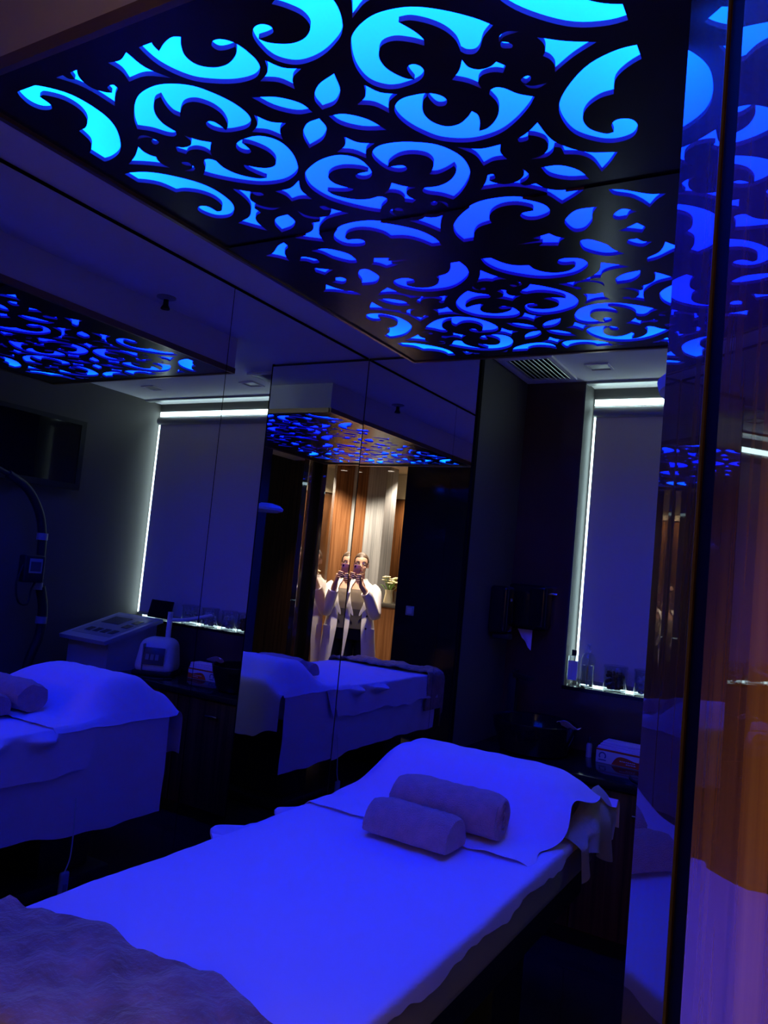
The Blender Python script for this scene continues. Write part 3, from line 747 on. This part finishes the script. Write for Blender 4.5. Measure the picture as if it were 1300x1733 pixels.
loop_cable('cable', [(1.42, 0.27, CZ + 0.0055), (1.46, 0.19, CZ + 0.0055), (1.56, 0.155, CZ + 0.0055), (1.70, 0.15, CZ + 0.0055), (1.80, 0.14, CZ + 0.0055)], 0.005, 'black_matte', 'black cable lying in front of the white rounded machine')

# ------------------------------------------------------------------ television and treatment arm on the right wall
tv = thing('television', 'black flat television on the side wall beside the window', 'television', (2.34, -0.325, 2.15))
box('cabinet', -0.045, 0.02, -0.415, 0.415, -0.235, 0.235, 'black_gloss', tv, 0.006)
box('screen', -0.049, -0.0455, -0.375, 0.375, -0.195, 0.205, 'screen', tv)
box('bracket', 0.0205, 0.04, -0.12, 0.12, -0.1, 0.1, 'black_matte', tv)
bz = bmesh.new()
add_box(bz, -0.053, -0.0456, -0.415, 0.415, 0.206, 0.235); add_box(bz, -0.053, -0.0456, -0.415, 0.415, -0.235, -0.196)
add_box(bz, -0.053, -0.0456, -0.415, -0.376, -0.196, 0.206); add_box(bz, -0.053, -0.0456, 0.376, 0.415, -0.196, 0.206)
finish('bezel', bz, 'black_matte', tv)
ar = thing('treatment_lamp', 'black jointed floor stand arm with a control box and lamp head', 'lamp', (2.20, -0.20, 0))
P = lambda y, z, x=0.0: (x, y, z)
lathe('foot', [(0, 0), (0.16, 0), (0.16, 0.02), (0.05, 0.045), (0, 0.045)], 'black_matte', ar)
tube('lower_arm', catmull([P(0, 0.045), P(-0.01, 0.40), P(-0.005, 0.75), P(0.055, 0.95), P(0.058, 1.12), P(0.02, 1.26)], 6), 0.030, 'black_matte', ar, 14)
tube('upper_arm', catmull([P(-0.01, 1.27), P(-0.005, 1.46), P(-0.015, 1.60), P(-0.06, 1.74), P(-0.16, 1.87), P(-0.30, 1.94)], 6), 0.027, 'black_matte', ar, 14)
for y, z in ((-0.005, 1.265), (-0.012, 1.58), (0.056, 1.05)): lathe('joint', [(0, -0.022), (0.034, -0.022), (0.034, 0.022), (0, 0.022)], 'grey_plastic', ar, (0, y, z), 20)
tube('boom', catmull([P(-0.30, 1.94), P(-0.62, 2.02, -0.05), P(-1.0, 2.06, -0.12), P(-1.35, 2.05, -0.17), P(-1.52, 2.03, -0.19)], 6), 0.017, 'black_matte', ar, 12)
hd = lathe('lamp_head', [(0, 0.035), (0.06, 0.04), (0.12, 0.025), (0.15, 0.0), (0.145, -0.02), (0.10, -0.035), (0, -0.04)], 'lilac_plastic', ar, (-0.20, -1.60, 2.0), 36)
cb = box('control_box', -0.05, 0.02, -0.075, 0.07, 1.29, 1.46, 'black_matte', ar, 0.012, 3); cb.location = (-0.03, -0.09, 0.0)
box('control_screen', -0.0525, -0.0505, -0.045, 0.045, 1.35, 1.44, 'lcd', cb); box('screen_glass', -0.0535, -0.0526, -0.036, 0.036, 1.36, 1.42, 'dark_panel', cb)
tube('cable_loop', catmull([(-0.06, -0.16, 1.40), (-0.07, -0.20, 1.28), (-0.07, -0.17, 1.17), (-0.06, -0.10, 1.16), (-0.05, -0.08, 1.24), (-0.05, -0.06, 1.29)], 7), 0.007, 'black_matte', ar, 8)

# ------------------------------------------------------------------ entrance: skewed glossy wood leaves
SK = R_(25)
def skew(name, along0, along1, rho0, rho1, z0, z1, m_, bev=0.0):
    """slab parallel to the skewed plane; along = metres from the camera foot point, rho = metres out from it"""
    bm = box_bm(rho0, rho1, along0, along1, z0, z1, bev)
    o = finish(name, bm, m_, None, 40 if bev else None)
    o.matrix_world = Matrix.Translation((CAM.x, CAM.y, 0)) @ Matrix.Rotation(SK, 4, 'Z')
    return o
# along axis = (-sin25, cos25); rho axis = (cos25, sin25)
def al(x, y): return -(x - CAM.x) * math.sin(SK) + (y - CAM.y) * math.cos(SK)
A2 = al(2.102, -2.82); A1L = al(1.964, -2.32); A1R = al(2.037, -2.48)
struct(skew('wall_entry_panel', -0.11, A2, 0.178, 0.225, 0, ZC, 'wood_dark'), 'glossy zebra wood wall panel beside the photographer')
door = skew('door_1', A1R, A1L, 0.266, 0.311, 0.0, ZC - 0.01, 'wood_dark'); struct(door, 'glossy dark wood door leaf standing open')
struct(skew('trim_4', A1R - 0.006, A1R - 0.0045, 0.2635, 0.2665, 0, ZC - 0.01, 'warm_lit_edge'), 'door leaf edge strip, coloured as if lit by warm light')
struct(skew('trim_5', A2 - 0.30, A1R - 0.0065, 0.2685, 0.311, 0, ZC - 0.01, 'black_gap'), 'black recess between the wood panels')

# ------------------------------------------------------------------ corridor behind the photographer (seen in the mirrors)
ZK = 2.9
struct(box('ceiling_corridor', 0.6, 4.7, -6.6, -3.75, ZK, ZK + 0.08, 'cream'), 'cream corridor ceiling')
struct(box('wall_corridor_header', 0.6, 4.7, -3.78, -3.75, ZC, ZK, 'cream'))
struct(box('wall_corridor_back', 3.25, 4.7, -5.32, -5.2, 0, ZK, 'wood_warm'), 'warm wood corridor wall')
struct(box('trim_6', 3.175, 3.2495, -5.30, -5.17, 0, ZK, 'marble'), 'pale stone edge strip in the corridor')
struct(box('wall_corridor_column', 2.95, 3.165, -5.42, -5.14, 0, ZK, 'marble'), 'pale striated stone column in the corridor')
struct(box('wall_corridor_recess', 0.6, 4.7, -6.0, -5.9, 0, 2.56, 'wood_brown'), 'dark wood wall at the back of the corridor recess')
struct(box('wall_corridor_bulkhead', 0.6, 4.7, -6.0, -5.88, 2.5605, ZK, 'cream'), 'cream bulkhead above the dark wood')
struct(box('wall_corridor_left', 0.5, 0.6, -6.4, -3.43, 0, ZK, 'wood_brown'))
struct(box('wall_corridor_right', 4.6, 4.7, -5.2, -3.43, 0, ZK, 'wood_brown'))
struct(box('wall_corridor_near', 2.64, 4.6, -3.60, -3.48, 0, ZK, 'wood_brown'))
struct(box('ceiling_entry', 2.6, 3.0, -3.75, -2.2, ZC, ZC + 0.1, 'ceiling_paint'))
rc = thing('reception_counter', 'warm wood reception counter with a dark stone top in the corridor', 'counter', (2.2, -4.98, 0))
box('front_panel', -0.5, 0.52, 0.18, 0.22, 0.06, 1.12, 'wood_warm', rc); box('carcass', -0.5, 0.52, -0.22, 0.1795, 0.06, 1.12, 'wood_brown', rc)
box('kick_plate', -0.48, 0.50, -0.2, 0.17, 0, 0.06, 'black_matte', rc); box('stone_slab', -0.52, 0.54, -0.24, 0.24, 1.1205, 1.17, 'stone_top', rc, 0.004)
fl = thing('flower_vase', 'vase of white flowers on the reception counter', 'vase', (2.625, -4.90, 1.17))
lathe('pot', [(0, 0), (0.055, 0), (0.06, 0.01), (0.045, 0.12), (0.05, 0.16), (0.044, 0.16), (0.04, 0.12), (0, 0.10)], 'petal', fl)
for k in range(16):
    a = k * 2.4; r = 0.03 + 0.075 * math.sqrt((k % 8) / 8); z = 0.24 + 0.08 * random.random()
    st = tube('stem', catmull([(0, 0, 0.11), (0.4 * r * math.cos(a), 0.4 * r * math.sin(a), 0.19), (r * math.cos(a), r * math.sin(a), z)], 4), 0.003, 'leaf', fl, 6)
    bm = bmesh.new()
    for j in range(6):
        b_ = j * math.pi / 3
        bmesh.ops.create_icosphere(bm, subdivisions=1, radius=0.02, matrix=Matrix.Translation((r * math.cos(a) + 0.018 * math.cos(b_), r * math.sin(a) + 0.018 * math.sin(b_), z)) @ Matrix.Rotation(b_, 4, 'Z') @ Matrix.Diagonal((1, 0.6, 0.45, 1)))
    finish('blossom', bm, 'petal', fl, 60)
for k in range(5):
    a = k * 1.3
    def lf(u, v, a=a): return ((0.05 + 0.10 * u) * math.cos(a) + 0.018 * (v - 0.5) * math.sin(a) * math.sin(u * 3.1), (0.05 + 0.10 * u) * math.sin(a) - 0.018 * (v - 0.5) * math.cos(a) * math.sin(u * 3.1), 0.15 + 0.16 * u - 0.10 * u * u)
    finish('leaf', grid_bm(lf, 6, 2, 0.001), 'leaf', fl, 60)
pb = thing('dark_planter', 'dark square planter box beside the flowers on the reception counter', 'planter', (2.47, -4.92, 1.17))
finish('planter_box', prism_bm([(-0.05, 0.0), (0.05, 0.0), (0.065, 0.15), (-0.065, 0.15)], -0.06, 0.06, 'y'), 'pot', pb)
box('soil', -0.055, 0.055, -0.055, 0.055, 0.1505, 0.152, 'wood_brown', pb)

def downlight(x, y, z, lab, watts, size=R_(82), tilt=None):
    t = thing('downlight', lab, 'ceiling light', (x, y, z), 0, 'corridor downlights')
    lathe('trim_ring', [(0.05, 0), (0.066, 0), (0.066, -0.005), (0.05, -0.005)], 'white_plastic', t, n=28)
    lathe('lens', [(0, -0.002), (0.049, -0.002), (0.049, -0.0035), (0, -0.0035)], 'lamp_warm', t, n=28)
    ld = bpy.data.lights.new('downlight_beam', 'SPOT'); ld.energy = watts; ld.color = (1.0, 0.80, 0.55)
    ld.spot_size = size; ld.spot_blend = 0.6; ld.shadow_soft_size = 0.045
    lo = bpy.data.objects.new('downlight_beam', ld); COL.objects.link(lo); lo.parent = t; lo.location = (0, 0, -0.05)
    if tilt: lo.rotation_euler = tilt
downlight(2.10, -3.43, ZC, 'added downlight above the photographer, brightening the coat front', 330, R_(80), (R_(-9), R_(-3), 0))  # unseen lamp added to brighten the photographer's front and the entry panel
downlight(2.95, -4.62, ZK, 'corridor downlight in front of the stone column', 280, R_(112))
downlight(3.75, -4.72, ZK, 'corridor downlight in front of the warm wood wall', 420, R_(125))
downlight(2.30, -4.52, ZK, 'corridor downlight in front of the reception counter', 200, R_(96))
downlight(2.75, -5.55, ZK, 'corridor downlight over the recess behind the counter', 260, R_(120))
sw = thing('light_switch', 'square light switch plate on the black wall beside the doorway', 'switch', (1.43, YD, 1.20))
box('plate', -0.045, 0.045, 0.0, 0.008, -0.045, 0.045, 'grey_plastic', sw, 0.003); box('rocker', -0.025, 0.025, 0.0082, 0.012, -0.03, 0.03, 'lilac_plastic', sw, 0.002)

# ------------------------------------------------------------------ the photographer, standing in the doorway with the phone
FH = Vector((AX_F.x, AX_F.y, 0)).normalized(); RH = Vector((AX_R.x, AX_R.y, 0)).normalized()
foot = Vector((CAM.x, CAM.y, 0)) - FH * 0.36 - RH * 0.045
TH_ = math.atan2(-FH.x, FH.y)
person = thing('person', 'person in a long white coat holding up a phone in the doorway', 'person', foot, TH_)
LOC = Matrix.Translation(foot) @ Matrix.Rotation(TH_, 4, 'Z'); INV = LOC.inverted()
PH = Matrix(((AX_R.x, AX_U.x, AX_F.x, 0), (AX_R.y, AX_U.y, AX_F.y, 0), (AX_R.z, AX_U.z, AX_F.z, 0), (0, 0, 0, 1)))
phc = CAM - AX_F * 0.012 - AX_R * 0.020 - AX_U * 0.056
PHM = Matrix.Translation(phc) @ PH
def ph(r, u, f): return INV @ (PHM @ Vector((r, u, f)))

def ell(bm, c, r, sub=3, rot=None):
    M_ = Matrix.Translation(c) @ (rot or Matrix()) @ Matrix.Diagonal((*r, 1))
    bmesh.ops.create_icosphere(bm, subdivisions=sub, radius=1.0, matrix=M_)
def build_body():
    bm = bmesh.new()
    # head: skull, jaw, nose, ears, brow
    ell(bm, (0, 0.005, 1.625), (0.074, 0.092, 0.095)); ell(bm, (0, 0.035, 1.560), (0.056, 0.066, 0.072))
    ell(bm, (0, 0.078, 1.520), (0.024, 0.022, 0.022), 2)
    tube_bm([(0, 0.088, 1.615), (0, 0.104, 1.585), (0, 0.106, 1.572)], [0.009, 0.014, 0.016], 8, bm)
    for s in (-1, 1):
        ell(bm, (s * 0.075, 0.0, 1.595), (0.010, 0.022, 0.032), 2); ell(bm, (s * 0.030, 0.080, 1.628), (0.022, 0.014, 0.008), 2)
        ell(bm, (s * 0.036, 0.066, 1.570), (0.022, 0.02, 0.022), 2)
    tube_bm([(0, -0.025, 1.36), (0, -0.012, 1.45), (0, 0.0, 1.53)], [0.062, 0.052, 0.050], 16, bm)
    # trunk
    tube_bm([(0, 0, 0.86), (0, 0.0, 0.95), (0, 0, 1.06), (0, 0.01, 1.2), (0, 0, 1.32), (0, -0.01, 1.385), (0, -0.015, 1.42)],
            [(0.155, 0.11), (0.16, 0.115), (0.13, 0.095), (0.15, 0.11), (0.16, 0.10), (0.13, 0.075), (0.07, 0.06)], 24, bm)
    for s in (-1, 1):
        tube_bm(catmull([(s * 0.085, 0, 0.92), (s * 0.09, 0.01, 0.70), (s * 0.085, 0.015, 0.48), (s * 0.08, -0.01, 0.28), (s * 0.078, -0.02, 0.09)], 4),
                [0.085 - 0.045 * k / 16 for k in range(17)], 14, bm)
        tube_bm([(s * 0.078, -0.05, 0.045), (s * 0.085, 0.06, 0.035), (s * 0.088, 0.13, 0.025)], [0.035, 0.036, 0.025], 10, bm)
        wr = ph(s * 0.068, -0.125, -0.050)
        tube_bm(catmull([(s * 0.14, -0.01, 1.345), (s * 0.180, 0.01, 1.30), (s * 0.19, 0.06, 1.18), (s * 0.192, 0.11, 1.085), Vector((s * 0.15, 0.19, 1.22)).lerp(wr, 0.25), wr], 4),
                [0.058, 0.055, 0.052, 0.05, 0.049, 0.048, 0.047, 0.046, 0.046, 0.045, 0.044, 0.043, 0.043, 0.042, 0.041, 0.04, 0.038, 0.035, 0.032, 0.028, 0.025], 12, bm)
        # palm, wrist and five fingers round the phone
        du = 0.0 if s > 0 else -0.010
        tube_bm([ph(s * 0.068, -0.125, -0.050), ph(s * 0.062, -0.085 + du, -0.032), ph(s * 0.056, -0.045 + du, -0.020)], [(0.022, 0.025), (0.016, 0.036), (0.013, 0.036)], 12, bm)
        for i, ln in enumerate((0.92, 1.0, 0.95, 0.78)):
            u = -0.018 - 0.0195 * i + du
            pts = [ph(s * 0.055, u, -0.016), ph(s * 0.053, u + 0.002, 0.006), ph(s * (0.053 - 0.020 * ln), u + 0.002, 0.0145), ph(s * (0.053 - 0.046 * ln), u - 0.002, 0.013)]
            tube_bm(catmull(pts, 4), [0.0092 - 0.0022 * k / 12 for k in range(13)], 8, bm)
            ell(bm, pts[-1], (0.0072,) * 3, 2)
        tp = [ph(s * 0.058, -0.082 + du, -0.034), ph(s * 0.048, -0.055 + du, -0.030), ph(s * 0.034, -0.034 + du, -0.024), ph(s * 0.020, -0.018 + du, -0.0165)]
        tube_bm(catmull(tp, 4), [0.0125 - 0.004 * k / 12 for k in range(13)], 8, bm); ell(bm, tp[-1], (0.0085,) * 3, 2)
    me = bpy.data.meshes.new('tmp'); bm.to_mesh(me); bm.free()
    o = bpy.data.objects.new('tmp', me); COL.objects.link(o)
    r = o.modifiers.new('r', 'REMESH'); r.mode = 'VOXEL'; r.voxel_size = 0.0042
    s_ = o.modifiers.new('s', 'SMOOTH'); s_.factor = 0.5; s_.iterations = 3
    dg = bpy.context.evaluated_depsgraph_get(); dg.update()
    out = bpy.data.meshes.new_from_object(o.evaluated_get(dg)); bpy.data.objects.remove(o)
    for p in out.polygons: p.use_smooth = True
    out.materials.clear(); out.materials.append(MATS['skin'])
    b_ = bpy.data.objects.new('body', out); COL.objects.link(b_); b_.parent = person
    return b_
build_body()
# face details
for s in (-1, 1):
    bm = bmesh.new(); ell(bm, (s * 0.031, 0.083, 1.609), (0.013, 0.008, 0.007), 2); e_ = finish('eye', bm, 'eye_white', person, 60)
    bm = bmesh.new(); ell(bm, (s * 0.031, 0.0895, 1.609), (0.0042, 0.0025, 0.0042), 2); finish('iris', bm, 'button', e_, 60)
    tube('eyebrow', catmull([(s * 0.013, 0.095, 1.630), (s * 0.032, 0.094, 1.637), (s * 0.052, 0.080, 1.630)], 4), 0.0035, 'hair', person, 6)
bm = bmesh.new(); ell(bm, (0, 0.094, 1.540), (0.023, 0.008, 0.008), 2); finish('mouth', bm, 'lips', person, 60)
gm = bmesh.new()
for s in (-1, 1):
    tube_bm([(s * 0.034 + 0.026 * math.cos(k * 0.3142), 0.104 - 0.010 * abs(s * 0.034 + 0.026 * math.cos(k * 0.3142)) / 0.06, 1.604 + 0.019 * math.sin(k * 0.3142)) for k in range(21)], 0.0016, 6, gm, False)
    tube_bm([(s * 0.060, 0.094, 1.609), (s * 0.080, 0.05, 1.612), (s * 0.080, -0.005, 1.612)], 0.0018, 6, gm)
tube_bm([(-0.009, 0.105, 1.608), (0.009, 0.105, 1.608)], 0.0016, 6, gm)
finish('glasses', gm, 'chrome', person, 60)
# hair drawn back to a bun
hm = bmesh.new()
ell(hm, (0, -0.006, 1.634), (0.081, 0.099, 0.100), 4)
bmesh.ops.delete(hm, geom=[v for v in hm.verts if v.co.y > 0.045 + 0.7 * (v.co.z - 1.665) * (-1 if v.co.z < 1.665 else 0.2) and v.co.z < 1.675 or v.co.z < 1.565 or (v.co.z < 1.63 and v.co.y > 0.012)], context='VERTS')
ell(hm, (0, -0.105, 1.665), (0.036, 0.032, 0.036), 3)
finish('hair', hm, 'hair', person, 60)
# clothes
def ring(z):
    T = [(0.42, 0.255, 0.175), (0.60, 0.235, 0.165), (0.90, 0.203, 0.150), (1.05, 0.178, 0.132), (1.20, 0.190, 0.138), (1.30, 0.198, 0.125), (1.365, 0.170, 0.100), (1.42, 0.090, 0.078), (1.45, 0.078, 0.075)]
    for (z0, a0, b0), (z1, a1, b1) in zip(T, T[1:]):
        if z <= z1: k = max(0, (z - z0) / (z1 - z0)); return a0 + (a1 - a0) * k, b0 + (b1 - b0) * k
    return T[-1][1:]
def coat_fn(u, v):
    z = 0.42 + 1.03 * v; a, b = ring(z)
    gap = (0.100 - 0.038 * smoothstep(0.5, 1.0, z)) + 0.02 * smoothstep(1.15, 1.3, z) - 0.045 * smoothstep(1.33, 1.45, z)
    g = math.asin(min(0.9, gap / a)); ang = g + (2 * math.pi - 2 * g) * u
    w_ = 1 + 0.035 * smoothstep(1.0, 0.5, z) * math.sin(ang * 7)
    return (a * w_ * math.sin(ang), b * w_ * math.cos(ang) - 0.005, z)
coat = finish('coat', grid_bm(coat_fn, 72, 50, 0.006), 'coat_cloth', person, 60)
for s in (-1, 1):
    wr = ph(s * 0.068, -0.125, -0.050); el = Vector((s * 0.192, 0.11, 1.085)); mid = Vector((s * 0.15, 0.19, 1.22)).lerp(wr, 0.25)
    cuff = mid.lerp(wr, 0.42)
    tube('sleeve', catmull([(s * 0.13, -0.01, 1.350), (s * 0.180, 0.005, 1.305), (s * 0.192, 0.06, 1.18), el, mid, cuff], 5), [0.066, 0.07, 0.07, 0.07, 0.069, 0.068, 0.067, 0.067, 0.066, 0.066, 0.066, 0.066, 0.066, 0.066, 0.066, 0.065, 0.064, 0.062, 0.06, 0.058, 0.057, 0.056, 0.055, 0.053, 0.052, 0.052], 'coat_cloth', coat, 18)
    def lap(u, v, s=s):
        z = 1.06 + 0.35 * v; a, b = ring(z); w_ = 0.012 + 0.065 * math.sin(min(1, v * 1.15) * 2.6)
        x = s * (0.03 + 0.055 * smoothstep(0, 0.55, v) - 0.02 * smoothstep(0.7, 1, v) + w_ * u)
        return (x, b * math.sqrt(max(0.05, 1 - (x / a) ** 2)) + 0.012, z)
    finish('lapel', grid_bm(lap, 6, 14, 0.005), 'coat_cloth', coat, 60)
for k, z in enumerate((1.285, 1.235, 1.15, 1.06, 0.93)):
    a, b = ring(z); x = -0.115
    lathe_o = finish('button', lathe_bm([(0, 0), (0.012, 0), (0.012, 0.005), (0, 0.006)], 16, None, Matrix.Translation((x, b * math.sqrt(1 - (x / a) ** 2) + (0.016 if z > 1.1 else 0.004), z)) @ Matrix.Rotation(R_(-90), 4, 'X') @ Matrix.Rotation(R_(20), 4, 'Y')), 'button', coat, 40)
for s in (-1, 1):
    a, b = ring(0.86)
    bm = box_bm(-0.055, 0.055, -0.004, 0.004, -0.07, 0.07, 0.003); o = finish('pocket', bm, 'coat_cloth', coat, 40)
    o.location = (s * 0.165, b * 0.62, 0.86); o.rotation_euler = (0, 0, R_(-s * 42))
def shell(z0, z1, da, db):
    return grid_bm(lambda u, v: ((ring(z0 + (z1 - z0) * v)[0] - da) * math.sin(2 * math.pi * u), (ring(z0 + (z1 - z0) * v)[1] - db) * math.cos(2 * math.pi * u), z0 + (z1 - z0) * v), 40, 18)
finish('knit_top', shell(1.10, 1.335, 0.022, 0.010), 'top_cloth', person, 60)
finish('waistband_top', shell(0.92, 1.125, 0.018, 0.007), 'dark_satin', person, 60)
tr = bmesh.new()
tube_bm([(0, 0, 0.80), (0, 0, 0.88), (0, 0, 0.97)], [(0.165, 0.115), (0.175, 0.125), (0.158, 0.118)], 28, tr)
for s in (-1, 1):
    tube_bm(catmull([(s * 0.085, 0, 0.86), (s * 0.09, 0.01, 0.66), (s * 0.088, 0.012, 0.44), (s * 0.085, -0.005, 0.24), (s * 0.083, -0.01, 0.085)], 4), [0.095 - 0.035 * k / 16 for k in range(17)], 18, tr)
finish('trousers', tr, 'trouser_cloth', person, 60)
for s in (-1, 1):
    bm = box_bm(-0.045, 0.045, -0.10, 0.165, 0.0, 0.075, 0.025, 4); o = finish('shoe', bm, 'black_gloss', person, 50); o.location = (s * 0.082, 0.0, 0.0)
phone = thing('phone', 'dark wine coloured phone held up in both hands', 'phone', phc)
phone.matrix_world = PHM
o = finish('phone_case', box_bm(-0.0365, 0.0365, -0.075, 0.075, -0.0045, 0.0045, 0.004, 3), 'phone_body', phone, 40)
box('phone_screen', -0.033, 0.033, -0.070, 0.070, -0.0056, -0.0047, 'lcd', phone)
lathe('camera_lens', [(0, 0.0046), (0.009, 0.0046), (0.009, 0.006), (0.007, 0.0065), (0, 0.0062)], 'screen', phone, (0.020, 0.056, 0), 20)
